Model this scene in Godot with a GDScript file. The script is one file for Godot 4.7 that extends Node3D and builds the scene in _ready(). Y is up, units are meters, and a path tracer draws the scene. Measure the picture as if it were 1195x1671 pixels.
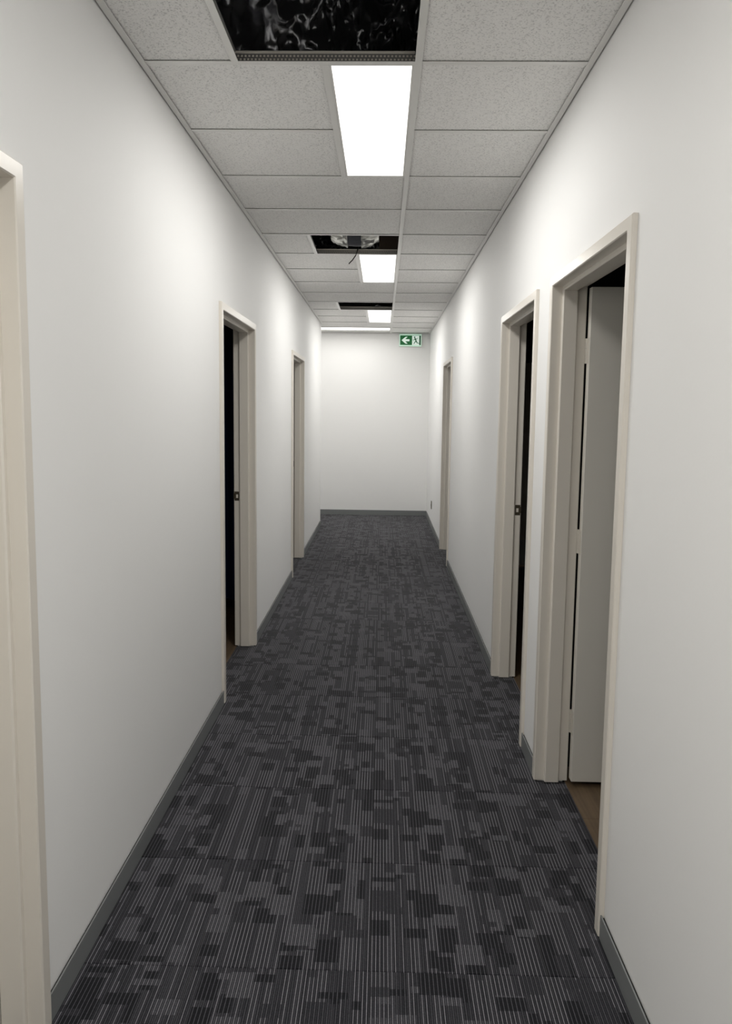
extends Node3D
# A white office corridor: grid ceiling with three open bays, flat light panels, six steel door frames, striped carpet tiles.
# Depth d runs away from the camera: world z = -d. Metres, floor at y = 0.

const H := 2.7138          # underside of the ceiling grid
const L := -0.8361         # face of the left-hand wall
const R := 0.6847          # face of the right-hand wall
const D := 11.0918         # face of the end wall
const DL := 9.986          # where the left-hand wall ends and the side passage begins
const BACK := -4.58        # wall behind the camera
const SLAB := 3.5          # underside of the slab above the ceiling
const WT := 0.11           # wall thickness
const Z0 := 2.576          # a row line of the ceiling grid; rows every 0.6
const TEE := 0.1015        # the long ceiling tee
const FAR_LEFT := -4.2
const FAR_RIGHT := 4.2

var M := {}
var made := {}

# ---------------------------------------------------------------- helpers
func V(x: float, y: float, d: float) -> Vector3:
	return Vector3(x, y, -d)

func tool() -> SurfaceTool:
	var st := SurfaceTool.new()
	st.begin(Mesh.PRIMITIVE_TRIANGLES)
	st.set_smooth_group(-1)
	return st

func tri(st: SurfaceTool, a: Vector3, b: Vector3, c: Vector3, out: Vector3) -> void:
	if (b - a).cross(c - a).dot(out) > 0.0:       # front faces run clockwise
		var t := b
		b = c
		c = t
	st.add_vertex(a); st.add_vertex(b); st.add_vertex(c)

func quad(st: SurfaceTool, a: Vector3, b: Vector3, c: Vector3, d: Vector3, out: Vector3) -> void:
	tri(st, a, b, c, out)
	tri(st, a, c, d, out)

# a box between two corners given as (x, y, depth), with its edges chamfered by c
func bx(st: SurfaceTool, lo: Vector3, hi: Vector3, c: float = 0.0) -> void:
	var a := Vector3(minf(lo.x, hi.x), minf(lo.y, hi.y), minf(-lo.z, -hi.z))
	var b := Vector3(maxf(lo.x, hi.x), maxf(lo.y, hi.y), maxf(-lo.z, -hi.z))
	var m := (a + b) * 0.5
	var h := (b - a) * 0.5
	c = minf(c, minf(h.x, minf(h.y, h.z)) * 0.9)
	for axis in 3:
		var u := (axis + 1) % 3
		var w := (axis + 2) % 3
		for s in [-1.0, 1.0]:
			var n := Vector3.ZERO
			n[axis] = s
			var p := []
			for k in [[-1, -1], [1, -1], [1, 1], [-1, 1]]:
				var q := Vector3.ZERO
				q[axis] = s * h[axis]
				q[u] = k[0] * (h[u] - c)
				q[w] = k[1] * (h[w] - c)
				p.append(m + q)
			quad(st, p[0], p[1], p[2], p[3], n)
	if c <= 0.0:
		return
	for axis in 3:                               # the twelve chamfers
		var u := (axis + 1) % 3
		var w := (axis + 2) % 3
		for su in [-1.0, 1.0]:
			for sw in [-1.0, 1.0]:
				var p := []
				for k in [[-1.0, 0], [1.0, 0], [1.0, 1], [-1.0, 1]]:
					var q := Vector3.ZERO
					q[axis] = k[0] * (h[axis] - c)
					q[u] = su * (h[u] - (c if k[1] == 1 else 0.0))
					q[w] = sw * (h[w] - (0.0 if k[1] == 1 else c))
					p.append(m + q)
				var n := Vector3.ZERO
				n[u] = su
				n[w] = sw
				quad(st, p[0], p[1], p[2], p[3], n)
	for sx in [-1.0, 1.0]:
		for sy in [-1.0, 1.0]:
			for sz in [-1.0, 1.0]:
				var s := Vector3(sx, sy, sz)
				tri(st, m + s * (h - Vector3(0, c, c)), m + s * (h - Vector3(c, 0, c)), m + s * (h - Vector3(c, c, 0)), s)

# a tube along points, n sides
func tube(st: SurfaceTool, pts: Array, r: float, n: int = 8) -> void:
	var rings := []
	for i in pts.size():
		var t: Vector3 = (pts[mini(i + 1, pts.size() - 1)] - pts[maxi(i - 1, 0)]).normalized()
		var up := Vector3.UP if absf(t.y) < 0.9 else Vector3.RIGHT
		var e := t.cross(up).normalized()
		var f := e.cross(t)
		var ring := []
		for k in n:
			var a := TAU * k / n
			ring.append(pts[i] + (e * cos(a) + f * sin(a)) * r)
		rings.append(ring)
	for i in rings.size() - 1:
		for k in n:
			var j := (k + 1) % n
			var o: Vector3 = rings[i][k] - pts[i]
			quad(st, rings[i][k], rings[i][j], rings[i + 1][j], rings[i + 1][k], o)
	for e in [0, rings.size() - 1]:
		var o: Vector3 = pts[0] - pts[1] if e == 0 else pts[e] - pts[e - 1]
		for k in n:
			tri(st, pts[e], rings[e][k], rings[e][(k + 1) % n], o)

func numbered(called: String) -> String:
	if not made.has(called):
		made[called] = 0
		return called
	made[called] += 1
	return "%s_%03d" % [called, made[called]]

func mesh_of(st: SurfaceTool, material: Material) -> ArrayMesh:
	st.generate_normals()
	var m := st.commit()
	m.surface_set_material(0, material)
	return m

func put(called: String, mesh: Mesh, parent: Node = self) -> MeshInstance3D:
	var o := MeshInstance3D.new()
	o.name = numbered(called) if parent == self else called
	o.mesh = mesh
	parent.add_child(o, true)
	return o

func obj(called: String, st: SurfaceTool, material: Material, parent: Node = self) -> MeshInstance3D:
	return put(called, mesh_of(st, material), parent)

func tag(o: Node, label: String, category: String, kind: String = "", group: String = "") -> Node:
	o.set_meta("label", label)
	o.set_meta("category", category)
	if kind: o.set_meta("kind", kind)
	if group: o.set_meta("group", group)
	return o

func node(called: String, at: Vector3 = Vector3.ZERO) -> Node3D:
	var o := Node3D.new()
	o.name = numbered(called)
	o.position = at
	add_child(o, true)
	return o

# ---------------------------------------------------------------- materials
func plain(srgb: Color, rough: float, metal: float = 0.0, spec: float = 0.5) -> StandardMaterial3D:
	var m := StandardMaterial3D.new()
	m.albedo_color = srgb
	m.roughness = rough
	m.metallic = metal
	m.metallic_specular = spec
	return m

func noise_image(seed_: int, freq: float, size: int, kind: int = FastNoiseLite.TYPE_SIMPLEX_SMOOTH, octaves: int = 3) -> Image:
	var n := FastNoiseLite.new()
	n.seed = seed_
	n.frequency = freq
	n.noise_type = kind
	n.fractal_octaves = octaves
	return n.get_seamless_image(size, size)

func triplanar(m: StandardMaterial3D, per_metre: float) -> StandardMaterial3D:
	m.uv1_triplanar = true
	m.uv1_world_triplanar = true
	m.uv1_scale = Vector3.ONE * per_metre
	return m

func normal_from(img: Image, strength: float) -> ImageTexture:
	var n := img.duplicate() as Image
	n.convert(Image.FORMAT_RGBA8)
	n.bump_map_to_normal_map(strength)
	return ImageTexture.create_from_image(n)

# one carpet tile, 500 mm square: 44 pin stripes that come and go in blocks
func carpet_image(seed_: int) -> Image:
	var g := RandomNumberGenerator.new()
	g.seed = seed_
	var slots := 44
	var w := 16
	var n := slots * w
	var step := 8
	var rows := n / step
	var on := PackedFloat32Array()
	var fill := PackedFloat32Array()
	on.resize(slots * rows)
	fill.resize(slots * rows)
	for s in slots:
		var base := 1.0 if g.randf() < 0.7 else 0.5
		var f0 := g.randf_range(0.35, 0.75)
		for y in rows:
			on[s * rows + y] = base
			fill[s * rows + y] = f0
	for k in 46:
		var s0 := g.randi_range(-2, slots - 2)
		var ws := g.randi_range(2, 7)
		var y0 := g.randi_range(-4, rows - 3)
		var hy := g.randi_range(4, 18)
		var kind := g.randf()
		for s in range(maxi(0, s0), mini(slots, s0 + ws)):
			for y in range(maxi(0, y0), mini(rows, y0 + hy)):
				var i := s * rows + y
				if kind < 0.45:
					on[i] = minf(on[i], 0.5)
					fill[i] = 0.06
				elif kind < 0.8:
					on[i] = 1.0
					fill[i] = 0.9
				else:
					on[i] = 0.55
					fill[i] = 0.45
	var data := PackedByteArray()
	data.resize(n * n * 3)
	var jit := PackedFloat32Array()
	jit.resize(4096)
	for i in 4096: jit[i] = g.randf()
	var at := 0
	for y in n:
		var yr := y / step
		var tuft := (y / 3) % 2
		for x in n:
			var s := x / w
			var sub := x % w
			var i := s * rows + yr
			var r := jit[(y / 3 * 131 + x / 4 * 17) & 4095]
			var v := 17.0 + 10.0 * r
			if sub >= 6 and sub < 9:
				v = lerpf(v + 5.0, 124.0 + 24.0 * r, on[i])
			elif sub == 5 or sub == 9:
				v = lerpf(v, 62.0, on[i] * 0.6)
			elif sub >= 12 or sub <= 2:
				v = lerpf(v, 74.0 + 16.0 * r - 8.0 * tuft, fill[i])
			else:
				v = lerpf(v, 38.0 + 12.0 * r, fill[i] * 0.7)
			data[at] = int(v)
			data[at + 1] = int(v * 0.99)
			data[at + 2] = int(v * 1.0 + 4.0)
			at += 3
	return Image.create_from_data(n, n, false, Image.FORMAT_RGB8, data)

# seamless fine grain: value noise on wrapping lattices
func grit_image(seed_: int) -> Image:
	var g := RandomNumberGenerator.new()
	g.seed = seed_
	var n := 512
	var lat := PackedFloat32Array()
	lat.resize(256 * 256)
	for i in lat.size(): lat[i] = g.randf()
	var img := Image.create(n, n, false, Image.FORMAT_RGB8)
	for y in n:
		for x in n:
			var v := 0.0
			for o in 2:
				var cell := 6.0 if o == 0 else 3.0
				var size := int(n / cell) if o == 0 else int(n / cell)
				var fx := x * size / float(n)
				var fy := y * size / float(n)
				var ix := int(fx)
				var iy := int(fy)
				var tx := smoothstep(0.0, 1.0, fx - ix)
				var ty := smoothstep(0.0, 1.0, fy - iy)
				var jx := (ix + 1) % size
				var jy := (iy + 1) % size
				var a := lerpf(lat[iy * 256 + ix], lat[iy * 256 + jx], tx)
				var b := lerpf(lat[jy * 256 + ix], lat[jy * 256 + jx], tx)
				v += lerpf(a, b, ty) * (0.65 if o == 0 else 0.35)
			img.set_pixel(x, y, Color(v, v, v))
	return img

func plank_image() -> Image:
	var g := RandomNumberGenerator.new()
	g.seed = 71
	var img := noise_image(72, 0.03, 256)
	var long := noise_image(73, 0.02, 256)
	var out := Image.create(256, 256, false, Image.FORMAT_RGB8)
	for y in 256:
		for x in 256:
			var a := long.get_pixel((x * 6) % 256, y / 4).r * 0.7 + img.get_pixel(x, y).r * 0.3
			out.set_pixel(x, y, Color(0.36 + 0.12 * a, 0.31 + 0.105 * a, 0.25 + 0.09 * a))
	return out

func in_poly(p: Vector2, poly: PackedVector2Array) -> bool:
	return Geometry2D.is_point_in_polygon(p, poly)

# the printed face of the exit sign: arrow field, running figure, doorway
func sign_image() -> Image:
	var w := 352
	var h := 200
	var img := Image.create(w, h, false, Image.FORMAT_RGB8)
	var green := Color(0.02, 0.36, 0.17)
	var dark := Color(0.05, 0.25, 0.15)
	var white := Color(0.93, 1.0, 0.96)
	img.fill(Color(0.8, 0.93, 0.85))
	img.fill_rect(Rect2i(12, 24, 190, 154), green)
	img.fill_rect(Rect2i(204, 24, 136, 154), white)
	img.fill_rect(Rect2i(204, 24, 136, 5), dark)
	img.fill_rect(Rect2i(316, 24, 24, 154), dark)
	img.fill_rect(Rect2i(298, 148, 20, 6), dark)
	var arrow := PackedVector2Array([Vector2(34, 101), Vector2(98, 46), Vector2(132, 46), Vector2(92, 84), Vector2(160, 84), Vector2(160, 118), Vector2(92, 118), Vector2(132, 156), Vector2(98, 156)])
	var limbs := [
		[Vector2(249, 76), Vector2(268, 114), 11.0, 8.0],      # trunk
		[Vector2(249, 78), Vector2(232, 96), 5.0, 4.0], [Vector2(232, 96), Vector2(212, 98), 4.0, 3.5],
		[Vector2(253, 74), Vector2(278, 82), 5.0, 4.0], [Vector2(278, 82), Vector2(288, 66), 4.0, 3.5],
		[Vector2(268, 114), Vector2(280, 142), 8.0, 6.0], [Vector2(280, 142), Vector2(308, 148), 6.0, 4.5],
		[Vector2(266, 114), Vector2(246, 132), 8.0, 6.0], [Vector2(246, 132), Vector2(232, 162), 6.0, 4.5],
	]
	for y in range(24, 178):
		for x in range(12, 340):
			var p := Vector2(x + 0.5, y + 0.5)
			if x < 202:
				if in_poly(p, arrow): img.set_pixel(x, y, white)
				continue
			var hit := p.distance_to(Vector2(243, 52)) < 12.0
			for l in limbs:
				if hit: break
				var a: Vector2 = l[0]
				var b: Vector2 = l[1]
				var t := clampf((p - a).dot(b - a) / (b - a).length_squared(), 0.0, 1.0)
				hit = p.distance_to(a.lerp(b, t)) < lerpf(l[2], l[3], t)
			if hit: img.set_pixel(x, y, dark)
	return img

func make_materials() -> void:
	var peel := noise_image(5, 0.06, 256)
	M.wall = triplanar(plain(Color(0.972, 0.97, 0.966), 0.62, 0.0, 0.35), 4.0)
	M.wall.normal_enabled = true
	M.wall.normal_texture = normal_from(peel, 1.0)
	M.wall.normal_scale = 0.10
	M.frame = plain(Color(0.905, 0.88, 0.84), 0.30, 0.0, 0.6)
	M.leaf = plain(Color(0.90, 0.885, 0.85), 0.42, 0.0, 0.5)
	M.skirt = plain(Color(0.50, 0.51, 0.51), 0.38, 0.0, 0.5)
	M.gap = plain(Color(0.08, 0.08, 0.08), 0.9)
	M.grid = plain(Color(0.93, 0.925, 0.91), 0.28)
	M.steel = plain(Color(0.50, 0.49, 0.48), 0.40, 0.25)
	M.bronze = plain(Color(0.36, 0.33, 0.28), 0.38, 0.75)
	M.chrome = plain(Color(0.72, 0.70, 0.66), 0.28, 0.9)
	M.hinge = plain(Color(0.86, 0.84, 0.80), 0.35, 0.15)
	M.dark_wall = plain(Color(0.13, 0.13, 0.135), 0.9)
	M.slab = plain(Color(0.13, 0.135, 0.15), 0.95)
	M.sub = plain(Color(0.10, 0.10, 0.11), 1.0)
	M.black_plastic = plain(Color(0.46, 0.46, 0.47), 0.2, 0.85, 0.7)
	M.foil = plain(Color(0.80, 0.80, 0.78), 0.30, 0.85)
	M.tape = plain(Color(0.26, 0.265, 0.29), 0.5)
	M.cable = plain(Color(0.06, 0.055, 0.05), 0.5)
	M.navy = plain(Color(0.08, 0.12, 0.25), 0.85)
	M.plate = plain(Color(0.45, 0.42, 0.36), 0.4, 0.5)
	M.white_plastic = plain(Color(0.86, 0.90, 0.87), 0.4)
	# mineral-fibre ceiling tile: fine pitted grain
	var grit := grit_image(11)
	var tone := Image.create(512, 512, false, Image.FORMAT_RGB8)
	for y in 512:
		for x in 512:
			var a := grit.get_pixel(x, y).r
			var v := 0.95 + 0.06 * a - 0.11 * smoothstep(0.36, 0.24, a)
			tone.set_pixel(x, y, Color(v, v, v))
	M.tile = triplanar(plain(Color(0.99, 0.985, 0.975), 0.95, 0.0, 0.2), 2.8)
	M.tile.albedo_texture = ImageTexture.create_from_image(tone)
	M.tile.normal_enabled = true
	M.tile.normal_texture = normal_from(grit, 3.0)
	M.tile.normal_scale = 0.3
	M.carpet = []
	for k in 6:
		var m := plain(Color.WHITE, 1.0, 0.0, 0.1)
		m.rim_enabled = true
		m.rim = 0.32
		m.rim_tint = 0.3
		m.albedo_texture = ImageTexture.create_from_image(carpet_image(900 + k))
		M.carpet.append(m)
	M.plank = triplanar(plain(Color(0.95, 0.92, 0.88), 0.5), 1.6)
	M.plank.albedo_texture = ImageTexture.create_from_image(plank_image())
	M.glow = plain(Color(0.95, 0.95, 0.93), 0.6)
	M.glow.emission_enabled = true
	M.glow.emission = Color(1.0, 0.99, 0.97)
	M.glow.emission_energy_multiplier = 2.4
	M.sign_face = plain(Color.WHITE, 0.4)
	var print_ := ImageTexture.create_from_image(sign_image())
	M.sign_face.albedo_texture = print_
	M.sign_face.emission_enabled = true
	M.sign_face.emission_texture = print_
	M.sign_face.emission = Color(1, 1, 1)
	M.sign_face.emission_operator = BaseMaterial3D.EMISSION_OP_MULTIPLY
	M.sign_face.emission_energy_multiplier = 0.30

# ---------------------------------------------------------------- camera and light
const PANEL_ENERGY := 4.45
func camera_and_light() -> void:
	var f := 1202.679
	var pitch := -0.1029
	var yaw := -0.0214
	var roll := 0.0124
	# rows of the turn that takes (x, y, depth) to the picture's axes
	var rows := [Vector3(1, 0, 0), Vector3(0, 1, 0), Vector3(0, 0, 1)]
	var r0: Vector3 = rows[0] * cos(yaw) - rows[2] * sin(yaw)
	var r2: Vector3 = rows[0] * sin(yaw) + rows[2] * cos(yaw)
	var r1: Vector3 = rows[1] * cos(pitch) - r2 * sin(pitch)
	r2 = rows[1] * sin(pitch) + r2 * cos(pitch)
	var right: Vector3 = r0 * cos(roll) + r1 * sin(roll)
	var up: Vector3 = -r0 * sin(roll) + r1 * cos(roll)
	var turn := Vector3(1, 1, -1)
	var cam := Camera3D.new()
	cam.name = "camera"
	add_child(cam)
	cam.transform = Transform3D(Basis(right * turn, up * turn, -r2 * turn), Vector3(0, 1.5664, 0))
	var near := 0.05
	cam.set_frustum(near * 1671.0 / f, Vector2(0.0, -40.5 / f * near), near, 60.0)
	cam.current = true

	var env := Environment.new()
	env.background_mode = Environment.BG_COLOR
	env.background_color = Color.BLACK
	env.tonemap_mode = Environment.TONE_MAPPER_LINEAR
	env.tonemap_exposure = 1.0
	env.sdfgi_enabled = true
	env.ssao_enabled = true
	env.ssil_enabled = true
	var we := WorldEnvironment.new()
	we.name = "environment"
	we.environment = env
	add_child(we)

# ---------------------------------------------------------------- ceiling
func cross_tee(parent: Node, x0: float, x1: float, d: float, stitched: bool = false) -> void:
	var st := tool()
	bx(st, V(x0, H, d - 0.012) * Vector3(1, 1, -1), V(x1, H + 0.002, d + 0.012) * Vector3(1, 1, -1), 0.0008)
	var t := obj("cross_tee", st, M.grid, parent)
	st = tool()
	bx(st, Vector3(x0, H + 0.002, d - 0.001), Vector3(x1, H + 0.032, d + 0.001))
	obj("web", st, M.steel, t)
	st = tool()
	bx(st, Vector3(x0, H + 0.030, d - 0.004), Vector3(x1, H + 0.038, d + 0.004), 0.001)
	obj("bulb", st, M.hinge, t)
	if stitched:
		st = tool()
		var n := int((x1 - x0) / 0.0125)
		for k in n:
			for row in 2:
				var x := x0 + 0.008 + 0.0125 * k + 0.004 * row
				bx(st, Vector3(x, H + 0.008 + row * 0.011, d - 0.0028), Vector3(x + 0.0065, H + 0.014 + row * 0.011, d - 0.001), 0.0008)
		var s := obj("stitching", st, M.hinge, t)
		s.set_meta("kind", "stuff")

func long_tee(parent: Node, called: String, x: float, d0: float, d1: float) -> void:
	var st := tool()
	bx(st, Vector3(x - 0.012, H - 0.0005, d0), Vector3(x + 0.012, H + 0.002, d1), 0.0008)
	var t := obj(called, st, M.grid, parent)
	st = tool()
	bx(st, Vector3(x - 0.001, H + 0.002, d0), Vector3(x + 0.001, H + 0.032, d1))
	bx(st, Vector3(x - 0.004, H + 0.030, d0), Vector3(x + 0.004, H + 0.038, d1), 0.001)
	obj("web", st, M.steel, t)

var tile_meshes := {}
func ceiling_tile(parent: Node, x0: float, x1: float, d0: float, d1: float) -> void:
	var w := x1 - x0 - 0.006
	var l := d1 - d0 - 0.006
	if w < 0.02 or l < 0.02: return
	var key := "%.3f %.3f" % [w, l]
	if not tile_meshes.has(key):
		var st := tool()
		bx(st, Vector3(-w / 2, 0, -l / 2), Vector3(w / 2, 0.015, l / 2), 0.0015)
		tile_meshes[key] = mesh_of(st, M.tile)
	var o := put("ceiling_tile", tile_meshes[key], parent)
	o.position = V((x0 + x1) / 2, H + 0.0052, (d0 + d1) / 2)

func build_ceiling() -> void:
	var c := node("ceiling")
	tag(c, "white suspended grid ceiling of pitted mineral fibre tiles with open bays", "ceiling", "structure")
	var xa := L
	for r in range(-12, 15):
		var d0 := maxf(Z0 + 0.6 * r, BACK)
		var d1 := minf(Z0 + 0.6 * (r + 1), D)
		if d1 - d0 < 0.05: continue
		var kind := posmod(r, 5)                      # 0, 1: light panel; 4: open bay
		ceiling_tile(c, TEE, R, d0, d1)
		if r >= 12:
			var left_end := -1.11
			if r == 13:
				ceiling_tile(c, left_end, TEE, 10.71, d1)
			else:
				ceiling_tile(c, left_end, TEE, d0 if r == 14 else DL - 0.10, d1)
				if r == 12: ceiling_tile(c, L, TEE, d0, DL - 0.10)
			var from := maxf(d0, DL)
			if r == 13:                               # a second panel lies along this row of the passage
				ceiling_tile(c, -2.1, left_end, d0, 10.715)
				ceiling_tile(c, FAR_LEFT, -3.306, d0, 10.715)
				from = 10.715
			ceiling_tile(c, left_end - 1.2, left_end, from, d1)
			ceiling_tile(c, FAR_LEFT, left_end - 1.2, from, d1)
		elif kind == 0 or kind == 1:
			ceiling_tile(c, xa, -0.21, d0, d1)
		elif kind == 4:
			ceiling_tile(c, xa, -0.5085, d0, d1)
			long_tee(c, "short_tee", -0.5085, d0 + 0.012, d1 - 0.012)
		else:
			ceiling_tile(c, xa, TEE, d0, d1)
		# the cross tee on this row's near line
		if Z0 + 0.6 * r > BACK:
			var open_before := posmod(r - 1, 5) == 4
			cross_tee(c, TEE + 0.012, R - 0.01, Z0 + 0.6 * r)
			if kind == 1 and r < 12:
				cross_tee(c, L + 0.01, -0.222, Z0 + 0.6 * r)
			elif r >= 13:
				cross_tee(c, FAR_LEFT, TEE - 0.012, Z0 + 0.6 * r)
			else:
				cross_tee(c, L + 0.01, TEE - 0.012, Z0 + 0.6 * r, open_before and r >= 0)
		if kind == 0 and r < 12:
			long_tee(c, "short_tee", -0.21, d0 + 0.012, d0 + 1.2 - 0.012)
	cross_tee(c, -1.11, TEE - 0.012, 10.715)
	long_tee(c, "short_tee", -1.11 - 0.006, DL + 0.03, D - 0.03)
	long_tee(c, "main_tee", TEE, BACK, D)
	# edge angle, set off the wall by a narrow dark groove
	var runs := [[L + 0.006, L + 0.027, BACK, DL], [R - 0.027, R - 0.006, BACK, D]]
	for a in runs:
		var st := tool()
		bx(st, Vector3(a[0], H - 0.001, a[2]), Vector3(a[1], H + 0.0015, a[3]), 0.0006)
		var w: float = a[0] if a[0] < 0.0 else a[1]
		bx(st, Vector3(w - 0.0008, H, a[2]), Vector3(w + 0.0008, H + 0.016, a[3]))
		obj("wall_angle", st, M.grid, c)
	for a in [[FAR_LEFT, R - 0.006, D - 0.027, D - 0.006], [FAR_LEFT, L, DL + 0.006, DL + 0.027]]:
		var st := tool()
		bx(st, Vector3(a[0], H - 0.001, a[2]), Vector3(a[1], H + 0.0015, a[3]), 0.0006)
		obj("wall_angle", st, M.grid, c)
	var g := tool()                                   # the groove's dark back
	bx(g, Vector3(L, H + 0.012, BACK), Vector3(L + 0.006, H + 0.016, DL))
	bx(g, Vector3(R - 0.006, H + 0.012, BACK), Vector3(R, H + 0.016, D))
	obj("edge_groove", g, M.gap, c)

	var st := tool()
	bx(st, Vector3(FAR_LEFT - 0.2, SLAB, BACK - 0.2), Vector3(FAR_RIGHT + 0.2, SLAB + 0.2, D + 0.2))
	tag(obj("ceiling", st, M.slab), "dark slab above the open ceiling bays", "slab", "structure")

func light_panel(x0: float, x1: float, d0: float, d1: float, label: String, power: float = 1.0) -> void:
	var at := V((x0 + x1) / 2, H, (d0 + d1) / 2)
	var t := node("light_panel", at)
	tag(t, label, "light", "", "flat ceiling light panels")
	var w := (x1 - x0) / 2
	var l := (d1 - d0) / 2
	var st := tool()
	bx(st, Vector3(-w + 0.008, 0.003, -l + 0.008), Vector3(w - 0.008, 0.006, l - 0.008))
	obj("diffuser", st, M.glow, t)
	st = tool()
	for s in [-1.0, 1.0]:
		bx(st, Vector3(s * w, 0.001, -l), Vector3(s * (w - 0.009), 0.010, l), 0.0008)
		bx(st, Vector3(-w + 0.009, 0.001, s * l), Vector3(w - 0.009, 0.010, s * (l - 0.009)), 0.0008)
	obj("rim", st, M.grid, t)
	st = tool()
	bx(st, Vector3(-w, 0.010, -l), Vector3(w, 0.034, l), 0.003)
	obj("back_tray", st, M.white_plastic, t)
	var a := AreaLight3D.new()
	a.name = "panel_light"
	a.area_size = Vector2(2 * w - 0.02, 2 * l - 0.02)
	a.area_normalize_energy = false
	a.light_energy = PANEL_ENERGY * power
	a.light_color = Color(1.0, 0.995, 0.98)
	a.area_range = 30.0
	a.shadow_enabled = true
	a.rotation = Vector3(-PI / 2, 0, 0)
	a.position = Vector3(0, -0.004, 0)
	t.add_child(a)

# ---------------------------------------------------------------- walls, doors, skirting
var doors := []      # {side, d0, d1, ...}

func wall_runs(side: float, from: float, to: float) -> Array:
	var cuts := []
	for q in doors:
		if q.side == side: cuts.append([q.d0 + 0.025, q.d1 - 0.025])
	cuts.sort_custom(func(a, b): return a[0] < b[0])
	var out := []
	var at := from
	for k in cuts:
		out.append([at, k[0]])
		at = k[1]
	out.append([at, to])
	return out

func build_walls() -> void:
	var top := SLAB
	for side in [-1.0, 1.0]:
		var x: float = L if side < 0 else R
		var end: float = DL if side < 0 else D + 0.1
		var st := tool()
		for run in wall_runs(side, BACK, end):
			bx(st, Vector3(x, -0.02, run[0]), Vector3(x + side * WT, top, run[1]))
		for q in doors:
			if q.side == side:
				bx(st, Vector3(x, 2.085, q.d0 + 0.025), Vector3(x + side * WT, top, q.d1 - 0.025))
		var o := obj("wall_left" if side < 0 else "wall_right", st, M.wall)
		tag(o, "long white plaster wall with %s" % ("three door frames, ending at the side passage" if side < 0 else "two door frames close together and a third further on"), "wall", "structure")
	var st := tool()
	bx(st, Vector3(FAR_LEFT, -0.02, D), Vector3(R + WT, top, D + 0.12))
	tag(obj("wall_end", st, M.wall), "blank white wall closing the corridor below the green sign", "wall", "structure")
	st = tool()
	bx(st, Vector3(FAR_LEFT, -0.02, BACK - 0.12), Vector3(FAR_RIGHT, top, BACK))
	tag(obj("wall_rear", st, M.wall), "white wall behind the camera, out of view", "wall", "structure")
	st = tool()
	bx(st, Vector3(FAR_LEFT, -0.02, DL - WT), Vector3(L - WT, top, DL))
	tag(obj("wall_passage", st, M.wall), "white wall of the side passage round the corner", "wall", "structure")
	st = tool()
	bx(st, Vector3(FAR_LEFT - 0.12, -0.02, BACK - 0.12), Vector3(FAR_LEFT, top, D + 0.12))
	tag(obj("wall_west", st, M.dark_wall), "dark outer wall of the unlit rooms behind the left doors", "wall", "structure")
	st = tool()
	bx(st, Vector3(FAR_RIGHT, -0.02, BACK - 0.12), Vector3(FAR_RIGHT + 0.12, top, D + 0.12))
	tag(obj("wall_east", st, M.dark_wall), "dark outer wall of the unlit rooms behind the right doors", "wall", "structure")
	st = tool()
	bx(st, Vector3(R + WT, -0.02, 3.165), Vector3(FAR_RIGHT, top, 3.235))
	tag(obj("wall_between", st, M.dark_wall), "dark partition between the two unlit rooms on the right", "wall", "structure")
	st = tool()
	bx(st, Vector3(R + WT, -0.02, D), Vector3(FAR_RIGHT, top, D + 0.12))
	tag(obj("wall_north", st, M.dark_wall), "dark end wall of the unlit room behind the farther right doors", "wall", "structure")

func skirting(called: String, label: String, runs: Array) -> void:
	var o := node(called)
	tag(o, label, "skirting board", "structure")
	for r in runs:                                   # [x0, d0, x1, d1, nx, nd]: along the wall, with the way it faces
		var st := tool()
		var t := 0.012
		var gap := 0.0075
		bx(st, Vector3(r[0] + r[4] * gap, 0.0, r[1] + r[5] * gap), Vector3(r[2] + r[4] * t, 0.075, r[3] + r[5] * t), 0.0006)
		obj("board", st, M.skirt, o)
		st = tool()
		bx(st, Vector3(r[0], 0.0, r[1]), Vector3(r[2] + r[4] * gap, 0.066, r[3] + r[5] * gap))
		obj("backing", st, M.gap, o)

func build_skirting() -> void:
	for side in [-1.0, 1.0]:
		var x: float = L if side < 0 else R
		var runs := []
		for run in wall_runs(side, BACK, DL if side < 0 else D):
			var a: float = run[0] - (0.025 if run[0] > BACK else 0.0)
			var b: float = run[1] + (0.025 if false else 0.0)
			a = run[0] + (0.0155 if run[0] > BACK else 0.0)
			b = run[1] - (0.025 if run[1] < (DL if side < 0 else D) - 0.01 else 0.0)
			runs.append([x, a + (0.0 if run[0] <= BACK else -0.0), x, b, -side, 0.0])
		skirting("baseboard_left" if side < 0 else "baseboard_right", "dark grey skirting boards along the foot of the %s wall" % ("left" if side < 0 else "right"), runs)
	skirting("baseboard_end", "dark grey skirting board along the foot of the end wall", [[FAR_LEFT, D, R - 0.011, D, 0.0, -1.0]])
	skirting("baseboard_passage", "dark grey skirting board round the corner in the side passage", [[FAR_LEFT, DL, L, DL, 0.0, 1.0]])

# profile of a pressed steel frame: u from the outer edge into the opening, v from the corridor face into the wall
const PROFILE := [[0.0, 0.0158], [0.0, 0.003], [0.003, 0.0], [0.037, 0.0], [0.040, 0.003], [0.040, 0.042], [0.053, 0.042], [0.057, 0.046], [0.057, 0.099], [0.054, 0.102], [0.040, 0.102], [0.040, 0.139], [0.037, 0.142], [0.003, 0.142], [0.0, 0.139], [0.0, 0.1262], [0.0245, 0.1262], [0.0245, 0.0158]]

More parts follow.
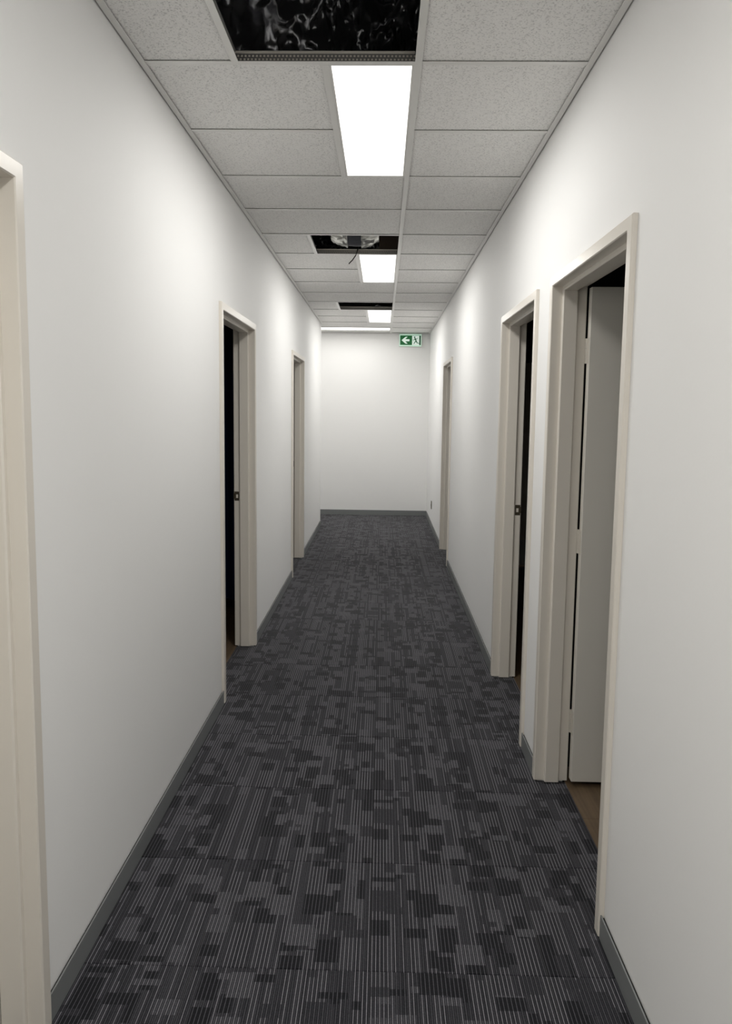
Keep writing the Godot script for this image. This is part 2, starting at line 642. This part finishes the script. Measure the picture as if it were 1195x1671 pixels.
func frame_piece(q: Dictionary, piece: int) -> SurfaceTool:
	var side: float = q.side
	var face: float = (L + 0.016) if side < 0 else (R - 0.016)
	var top := 2.1105
	var low := 0.006
	var st := tool()
	var place := func(u: float, v: float, end: int) -> Vector3:
		var x := face + side * v
		if piece == 0:      # near jamb
			return V(x, low if end == 0 else top - u, q.d0 + u)
		if piece == 1:      # far jamb
			return V(x, low if end == 0 else top - u, q.d1 - u)
		return V(x, top - u, q.d0 + u if end == 0 else q.d1 - u)
	var n := PROFILE.size()
	for i in n:
		var a = PROFILE[i]
		var b = PROFILE[(i + 1) % n]
		# outward normal of this edge within the profile
		var du: float = b[0] - a[0]
		var dv: float = b[1] - a[1]
		var nu := dv
		var nv := -du
		# outline runs with the solid on its left or right: probe with the first edge (u = 0 side faces -u)
		var out: Vector3
		var s := 1.0
		if piece == 0: out = V(side * nv, 0, nu)
		elif piece == 1: out = V(side * nv, 0, -nu)
		else: out = V(side * nv, -nu, 0)
		quad(st, place.call(a[0], a[1], 0), place.call(b[0], b[1], 0), place.call(b[0], b[1], 1), place.call(a[0], a[1], 1), out * s)
	return st

func hinge(parent: Node, x: float, y: float, d: float, side: float) -> void:
	var st := tool()
	for k in 5:                                   # knuckles of the pin, in the gap between jamb and leaf
		var y0 := y - 0.05 + 0.02 * k
		tube(st, [V(x, y0 + 0.0006, d), V(x, y0 + 0.0194, d)], 0.0048, 10)
	bx(st, Vector3(x - side * 0.006, y - 0.05, d + 0.001), Vector3(x, y + 0.05, d + 0.003))
	bx(st, Vector3(x, y - 0.05, d - 0.036), Vector3(x + side * 0.0015, y + 0.05, d))
	var o := obj("hinge", st, M.hinge, parent)
	o.set_meta("label", "pale butt hinge")

func handle(parent: Node, x: float, d: float, side: float, along: Vector3, out: Vector3) -> void:
	var st := tool()
	for s in [0.0, 1.0]:
		var base := V(x, 1.0, d) + out * (0.0 if s == 0.0 else 0.0)
		if s == 0.0:
			tube(st, [base, base + out * 0.008], 0.026, 20)
			tube(st, [base, base + out * 0.05], 0.009, 10)
			tube(st, [base + out * 0.05, base + out * 0.052 + along * 0.06, base + out * 0.048 + along * 0.12], 0.009, 10)
	obj("handle", st, M.chrome, parent)

# state: 0 closed, 1 swung open on the far jamb, 2 swung open on the near jamb
func build_door(q: Dictionary, called: String) -> void:
	var side: float = q.side
	var wall: float = L if side < 0 else R
	var face: float = wall - side * 0.016
	var o := node(called)
	tag(o, q.label, "door", "structure")
	obj("jamb", frame_piece(q, 0), M.frame, o)
	obj("jamb", frame_piece(q, 1), M.frame, o)
	obj("head", frame_piece(q, 2), M.frame, o)
	var w: float = q.d1 - q.d0 - 0.086
	var inner: float = face + side * 0.104      # closed leaf's corridor face
	var st := tool()
	if q.state == 0:
		bx(st, Vector3(inner, 0.012, q.d0 + 0.043), Vector3(inner + side * 0.036, 2.066, q.d1 - 0.043), 0.0015)
		var leaf := obj("leaf", st, M.leaf, o)
		handle(leaf, inner, q.d0 + 0.11, side, V(0, 0, 1), V(-side, 0, 0))
	else:
		var far: bool = q.state == 1
		var x0: float = face + side * 0.1475
		var d: float = q.d1 - 0.044 if far else q.d0 + 0.044       # hinge-side plane of the leaf
		var dd: float = -0.037 if far else 0.037
		bx(st, Vector3(x0, 0.022, d), Vector3(x0 + side * w, 2.064, d + dd), 0.0015)
		var leaf := obj("leaf", st, M.leaf, o)
		handle(leaf, x0 + side * (w - 0.065), d + dd, side, V(-side, 0, 0), V(0, 0, signf(dd)))
		if far:
			for y in [0.272, 1.042, 1.817]:
				hinge(leaf, face + side * 0.1458, y, d + 0.002, side)
		# the strike plate stands on the other jamb, in the rebate where the leaf would close
	if q.state == 2:
		var s := tool()
		var zf: float = q.d1 - 0.040
		var x1: float = face + side * 0.108
		var x2: float = face + side * 0.138
		# a plate with a latch hole: four bars round the hole, and a bent lip
		bx(s, Vector3(x1, 0.975, zf - 0.0015), Vector3(x2, 0.993, zf), 0.0004)
		bx(s, Vector3(x1, 1.016, zf - 0.0015), Vector3(x2, 1.035, zf), 0.0004)
		bx(s, Vector3(x1, 0.993, zf - 0.0015), Vector3(x1 + side * 0.007, 1.016, zf), 0.0004)
		bx(s, Vector3(x2 - side * 0.010, 0.993, zf - 0.0015), Vector3(x2, 1.016, zf), 0.0004)
		bx(s, Vector3(x2, 0.988, zf - 0.0015), Vector3(x2 + side * 0.006, 1.024, zf + 0.001), 0.0004)
		var p := obj("strike_plate", s, M.bronze, o)
		p.set_meta("label", "bronze strike plate in the far jamb")

# ---------------------------------------------------------------- floor
var carpet_meshes := {}
func carpet_tile(parent: Node, x0: float, x1: float, d0: float, d1: float, gx: float, gd: float, variant: int, flip: bool) -> void:
	var key := "%.3f %.3f %.3f %.3f %d %s" % [x0 - gx, x1 - gx, d0 - gd, d1 - gd, variant, flip]
	var mid := V((x0 + x1) / 2, 0, (d0 + d1) / 2)
	if not carpet_meshes.has(key):
		var st := tool()
		var hx := (x1 - x0) / 2 - 0.0004
		var hd := (d1 - d0) / 2 - 0.0006
		var b := 0.0012
		var uv := func(p: Vector3) -> Vector2:
			var u := (p.x + mid.x - gx) / 0.5
			var v := (-(p.z + mid.z) - gd) / 0.5
			return Vector2(1.0 - u, 1.0 - v) if flip else Vector2(u, v)
		var ring := []
		for k in [[-1, -1], [1, -1], [1, 1], [-1, 1]]:
			ring.append([Vector3(k[0] * (hx - b), 0, k[1] * (hd - b)), Vector3(k[0] * hx, -b, k[1] * hd), Vector3(k[0] * hx, -0.006, k[1] * hd)])
		var faces := [[ring[0][0], ring[1][0], ring[2][0], ring[3][0], Vector3.UP]]
		for k in 4:
			var n = ring[(k + 1) % 4]
			var c = ring[k]
			var out: Vector3 = (c[1] + n[1]) * Vector3(1, 0, 1)
			faces.append([c[0], n[0], n[1], c[1], out.normalized() + Vector3.UP])
			faces.append([c[1], n[1], n[2], c[2], out])
		for f in faces:
			var p := [f[0], f[1], f[2], f[3]]
			var a: Vector3 = p[1] - p[0]
			if a.cross(p[2] - p[0]).dot(f[4]) > 0.0: p.reverse()
			for i in [0, 1, 2, 0, 2, 3]:
				st.set_uv(uv.call(p[i]))
				st.add_vertex(p[i])
		carpet_meshes[key] = mesh_of(st, M.carpet[variant])
	var o := put("carpet_tile", carpet_meshes[key], parent)
	o.position = mid

func build_floor() -> void:
	var fl := node("floor")
	tag(fl, "charcoal carpet tiles with broken pale pinstripes running down the corridor", "carpet", "structure")
	var st := tool()
	bx(st, Vector3(FAR_LEFT, -0.2, BACK), Vector3(FAR_RIGHT, -0.006, D))
	obj("screed", st, M.sub, fl)
	var g := RandomNumberGenerator.new()
	g.seed = 5
	var xs := [-1.014, -0.514, -0.014, 0.486, 0.986]
	for j in 33:
		var d0 := 1.922 - 0.5 * 13 + 0.5 * j
		var d1 := minf(d0 + 0.5, D)
		d0 = maxf(d0, BACK)
		if d1 - d0 < 0.03: continue
		for i in 4:
			var x0: float = maxf(xs[i], L)
			var x1: float = minf(xs[i + 1], R)
			carpet_tile(fl, x0, x1, d0, d1, xs[i], 1.922 + 0.5 * (j - 13), g.randi_range(0, 5), g.randf() < 0.5)
		# pieces that run into the side passage
		if d1 > DL + 0.05:
			for k in 7:
				var xa := -1.014 - 0.5 * k
				carpet_tile(fl, maxf(FAR_LEFT, xa if k > 0 else -1.014), (xa + 0.5) if k > 0 else L, maxf(d0, DL), d1, xa, 1.922 + 0.5 * (j - 13), g.randi_range(0, 5), false)
	# strips in the doorways
	for q in doors:
		if q.state == 0 and q.label == "": continue
		var a: float = q.d0 + 0.041
		while a < q.d1 - 0.05:
			var row := floorf((a - 1.922) / 0.5 + 0.0001)
			var b := minf(q.d1 - 0.041, 1.922 + 0.5 * (row + 1))
			if b - a > 0.01:
				if q.side < 0: carpet_tile(fl, L - 0.112, L, a, b, -1.014, 1.922 + 0.5 * row, g.randi_range(0, 5), false)
				else: carpet_tile(fl, R, R + 0.117, a, b, 0.486, 1.922 + 0.5 * row, g.randi_range(0, 5), false)
			a = b
	# timber-look planks in the rooms behind the open doors
	for side in [-1.0, 1.0]:
		var o := node("floor")
		tag(o, "brown timber look plank floor in the unlit room on the %s" % ("left" if side < 0 else "right"), "floor", "structure")
		var x: float = (L - 0.112) if side < 0 else (R + 0.117)
		for k in 10:
			var w := 0.18
			var cut := BACK + 0.37 * ((k * 5) % 4)
			while cut < D - 0.1:
				var e := minf(cut + 1.22, DL - WT if side < 0 else D)
				if cut > 0.3 and e < 8.8 and e > cut:
					var p := tool()
					bx(p, Vector3(x + side * (k * w + 0.0004), -0.006, cut + 0.0006), Vector3(x + side * ((k + 1) * w - 0.0004), -0.0005, e - 0.0006), 0.0008)
					obj("plank", p, M.plank, o)
				cut += 1.22

# ---------------------------------------------------------------- things
func build_sign() -> void:
	var w := 0.332
	var h := 0.186
	var t := node("exit_sign", V(0.393, 2.5225, D))
	tag(t, "green and white illuminated exit sign with left arrow and running figure", "sign")
	var st := tool()
	bx(st, Vector3(-w / 2, 0, -0.034), Vector3(w / 2, h, 0.0), 0.004)
	obj("housing", st, M.white_plastic, t)
	st = tool()
	var a := V(-w / 2 + 0.003, 0.003, -0.0346)
	var b := V(w / 2 - 0.003, h - 0.003, -0.0346)
	var z := 0.0346
	var p := [Vector3(a.x, a.y, z), Vector3(a.x, b.y, z), Vector3(b.x, b.y, z), Vector3(b.x, a.y, z)]
	var uv := [Vector2(0, 1), Vector2(0, 0), Vector2(1, 0), Vector2(1, 1)]
	for i in [0, 1, 2, 0, 2, 3]:
		st.set_uv(uv[i])
		st.add_vertex(p[i])
	obj("printed_face", st, M.sign_face, t)
	var l := AreaLight3D.new()
	l.name = "sign_light"
	l.area_size = Vector2(w - 0.02, h - 0.02)
	l.light_energy = 0.004
	l.light_color = Color(0.75, 1.0, 0.85)
	l.area_range = 30.0
	l.shadow_enabled = true
	l.position = Vector3(0, h / 2, 0.037)
	l.rotation = Vector3(0, PI, 0)
	t.add_child(l)

func build_outlet() -> void:
	var t := node("wall_outlet", V(R, 0.25, 10.0))
	tag(t, "small brownish metal outlet plate low on the white wall near the far corner", "outlet")
	var st := tool()
	bx(st, Vector3(-0.009, 0, -0.04), Vector3(0, 0.108, 0.04), 0.002)
	obj("plate", st, M.plate, t)
	st = tool()
	for k in [-1, 1]:
		bx(st, Vector3(-0.0105, 0.045, k * 0.013 - 0.003), Vector3(-0.009, 0.062, k * 0.013 + 0.003))
	bx(st, Vector3(-0.0105, 0.024, -0.003), Vector3(-0.009, 0.038, 0.003))
	obj("socket", st, M.gap, t)

# a hanging, crumpled sheet with ridges; u runs across, v upwards
func crumpled_sheet(x0: float, x1: float, y0: float, y1: float, d: float, seed_: int, amp: float, lean: float, busy: Vector2) -> SurfaceTool:
	var n := FastNoiseLite.new()
	n.seed = seed_
	n.noise_type = FastNoiseLite.TYPE_SIMPLEX_SMOOTH
	n.fractal_type = FastNoiseLite.FRACTAL_RIDGED
	n.fractal_octaves = 3
	n.frequency = 4.6
	var big := FastNoiseLite.new()
	big.seed = seed_ + 1
	big.frequency = 1.3
	var nx := 110
	var ny := 70
	var grid := []
	for j in ny + 1:
		var row := []
		for i in nx + 1:
			var u := float(i) / nx
			var v := float(j) / ny
			var x := lerpf(x0, x1, u)
			var y := lerpf(y0, y1, v)
			var k := lerpf(busy.x, busy.y, smoothstep(0.24, 0.5, u))
			var dz := n.get_noise_2d(x * 1.4 + 0.5 * y, y * 0.9 - 0.7 * x) * amp * k + big.get_noise_2d(x, y) * amp * 0.8
			row.append(V(x, y, d + dz + lean * (v - 0.5)))
		grid.append(row)
	var st := SurfaceTool.new()
	st.begin(Mesh.PRIMITIVE_TRIANGLES)
	st.set_smooth_group(0)
	for j in ny:
		for i in nx:
			for back in 2:
				var o := Vector3(0, 0, -0.0012) if back else Vector3.ZERO
				quad(st, grid[j][i] + o, grid[j][i + 1] + o, grid[j + 1][i + 1] + o, grid[j + 1][i] + o, Vector3(0, 0, -1.0 if back else 1.0))
	return st

# a wrinkled sleeve round the x axis, radius r(x)
func sleeve(x0: float, x1: float, c: Vector3, rr: Callable, seed_: int, amp: float) -> SurfaceTool:
	var n := FastNoiseLite.new()
	n.seed = seed_
	n.frequency = 9.0
	n.fractal_type = FastNoiseLite.FRACTAL_RIDGED
	n.fractal_octaves = 2
	var st := SurfaceTool.new()
	st.begin(Mesh.PRIMITIVE_TRIANGLES)
	st.set_smooth_group(0)
	var nx := 36
	var na := 72
	var pts := []
	for i in nx + 1:
		var ring := []
		var x := lerpf(x0, x1, float(i) / nx)
		for k in na:
			var a := TAU * k / na
			var r: float = rr.call(x) + amp * n.get_noise_3d(x * 0.55, cos(a) * 0.4 + x * 0.3, sin(a) * 0.4)
			ring.append(c + Vector3(x - c.x, cos(a) * r, sin(a) * r))
		pts.append(ring)
	for i in nx:
		for k in na:
			var j := (k + 1) % na
			quad(st, pts[i][k], pts[i][j], pts[i + 1][j], pts[i + 1][k], pts[i][k] - Vector3(pts[i][k].x, c.y, c.z))
	for e in [0, nx]:
		var m := Vector3(pts[e][0].x, c.y, c.z)
		for k in na:
			tri(st, m, pts[e][k], pts[e][(k + 1) % na], Vector3(-1.0 if e == 0 else 1.0, 0, 0))
	return st

func build_plenum() -> void:
	tag(obj("plastic_sheet", crumpled_sheet(-0.80, 0.66, 2.775, 3.492, 2.70, 31, 0.095, -0.52, Vector2(0.15, 1.0)), M.black_plastic),
		"crumpled glossy black plastic sheet above the nearest open ceiling bay", "plastic sheet")
	tag(obj("plastic_sheet", crumpled_sheet(-0.80, 0.66, 2.790, 3.492, 5.95, 47, 0.06, -0.28, Vector2(1.0, 0.3)), M.black_plastic),
		"crumpled black plastic sheet behind the silver duct in the middle open bay", "plastic sheet")
	tag(obj("plastic_sheet", crumpled_sheet(-0.80, 0.66, 2.790, 3.492, 8.75, 59, 0.05, -0.3, Vector2(0.4, 0.3)), M.black_plastic),
		"dark plastic sheet above the farthest open ceiling bay", "plastic sheet")
	# flexible duct seen in the middle bay
	var c := V(-0.215, 2.862, 5.40)
	var rr := func(x: float) -> float:
		var s := (x + 0.215) / 0.18
		return 0.125 * pow(maxf(0.0, 1.0 - 0.62 * s * s), 0.55)
	var t := node("air_duct", c)
	tag(t, "silver foil air duct with a dark band, seen through the middle open bay", "duct")
	for a in [[-0.385, -0.268, 3], [-0.170, -0.045, 4]]:
		var m := obj("foil_sleeve", sleeve(a[0], a[1], c, rr, a[2], 0.022), M.foil, t)
		m.position = -c
	var band := obj("band", sleeve(-0.270, -0.168, c, rr, 9, 0.003), M.tape, t)
	band.position = -c
	var st := tool()
	for x in [-0.32, -0.11]:
		st = tool()
		bx(st, Vector3(x - 0.012, 2.93, 5.399), Vector3(x + 0.012, SLAB, 5.401))
		var hs := obj("hanger_strap", st, M.steel, t)
		hs.position = -c
	# joist on the right of the middle bay
	st = tool()
	bx(st, Vector3(-0.045, 2.757, 5.60), Vector3(0.60, 2.90, 5.645), 0.003)
	bx(st, Vector3(0.52, 2.90, 5.60), Vector3(0.58, SLAB, 5.645), 0.003)
	tag(obj("timber_noggin", st, plain(Color(0.30, 0.25, 0.21), 0.8)), "dark brown timber noggin above the middle open bay, beside the duct", "timber")
	# loose cable end
	var curve := Curve3D.new()
	for p in [[-0.14, SLAB, 5.50], [-0.15, 3.1, 5.52], [-0.185, 2.80, 5.552], [-0.212, 2.705, 5.548], [-0.238, 2.662, 5.525], [-0.262, 2.632, 5.50]]:
		curve.add_point(V(p[0], p[1], p[2]))
	for i in range(1, curve.point_count - 1):
		var k := (curve.get_point_position(i + 1) - curve.get_point_position(i - 1)) * 0.17
		curve.set_point_in(i, -k)
		curve.set_point_out(i, k)
	var pts := []
	for i in 40: pts.append(curve.sample_baked(curve.get_baked_length() * i / 39.0))
	st = tool()
	tube(st, pts, 0.0042, 8)
	tag(obj("cable", st, M.cable), "thin black cable end dangling from the middle open bay beside the light", "cable")

func build_curtain() -> void:
	var t := node("curtain", V(-1.6, 0, 5.35))
	tag(t, "dark navy curtain hanging in the unlit room behind the open left door", "curtain")
	var st := SurfaceTool.new()
	st.begin(Mesh.PRIMITIVE_TRIANGLES)
	st.set_smooth_group(0)
	var n := 120
	for i in n:
		var a := -0.62 + 1.2 * i / n
		var b := -0.62 + 1.2 * (i + 1) / n
		var fa := 0.03 * sin(a * 52.0) + 0.01 * sin(a * 23.0)
		var fb := 0.03 * sin(b * 52.0) + 0.01 * sin(b * 23.0)
		for s in 2:
			var o := Vector3(0, 0, -0.002 * s)
			quad(st, Vector3(a, 0.16, fa) + o, Vector3(b, 0.16, fb) + o, Vector3(b, 2.3, fb * 0.7) + o, Vector3(a, 2.3, fa * 0.7) + o, Vector3(0, 0, -1.0 if s else 1.0))
	obj("cloth", st, M.navy, t)
	st = tool()
	tube(st, [Vector3(-0.66, 2.315, 0), Vector3(0.62, 2.315, 0)], 0.012, 10)
	for x in [-0.5, 0.5]: tube(st, [Vector3(x, 2.315, 0), Vector3(x, SLAB, 0)], 0.006, 8)
	obj("rail", st, M.steel, t)

# ---------------------------------------------------------------- scene
func _ready() -> void:
	camera_and_light()
	make_materials()
	doors = [
		{"side": -1.0, "d0": 0.725, "d1": 1.7117, "state": 0, "label": "closed cream door in the steel frame nearest the camera on the left"},
		{"side": -1.0, "d0": 3.7767, "d1": 4.7918, "state": 2, "label": "open doorway in the left wall with a dark room and navy curtain behind"},
		{"side": -1.0, "d0": 6.757, "d1": 7.7621, "state": 2, "label": "doorway in the cream frame farthest along the left wall, near the passage"},
		{"side": 1.0, "d0": 2.0783, "d1": 3.0645, "state": 1, "label": "open grey beige door swung into the dark room nearest on the right"},
		{"side": 1.0, "d0": 3.3365, "d1": 4.3067, "state": 2, "label": "narrow dark doorway in the cream frame second along the right wall"},
		{"side": 1.0, "d0": 7.3871, "d1": 8.365, "state": 2, "label": "doorway in the cream frame farthest along the right wall, near the outlet"},
	]
	build_walls()
	build_floor()
	build_ceiling()
	build_skirting()
	for i in doors.size():
		build_door(doors[i], "door_%d" % (i + 1))
	var x0 := -0.198
	var x1 := TEE - 0.012
	light_panel(x0, x1, Z0 + 0.012, Z0 + 1.188, "large lit rectangular ceiling panel beside the nearest open bay")
	light_panel(x0, x1, Z0 + 3.012, Z0 + 4.188, "lit ceiling panel beside the middle open bay with the dangling cable")
	light_panel(x0, x1, Z0 + 6.012, Z0 + 7.188, "small lit ceiling panel beside the farthest open bay")
	light_panel(-1.104, x1, 10.388, 10.703, "lit ceiling panel lying crosswise in front of the end wall", 0.27)
	light_panel(-3.3, -2.104, 10.388, 10.703, "lit ceiling panel further along the side passage, out of view", 1.0)
	light_panel(x0, x1, Z0 - 2.988, Z0 - 1.812, "lit ceiling panel directly above the camera, out of view", 1.5)
	light_panel(x0, x1, Z0 - 5.988, Z0 - 4.812, "lit ceiling panel behind the camera, out of view", 1.0)
	build_sign()
	build_outlet()
	build_plenum()
	build_curtain()
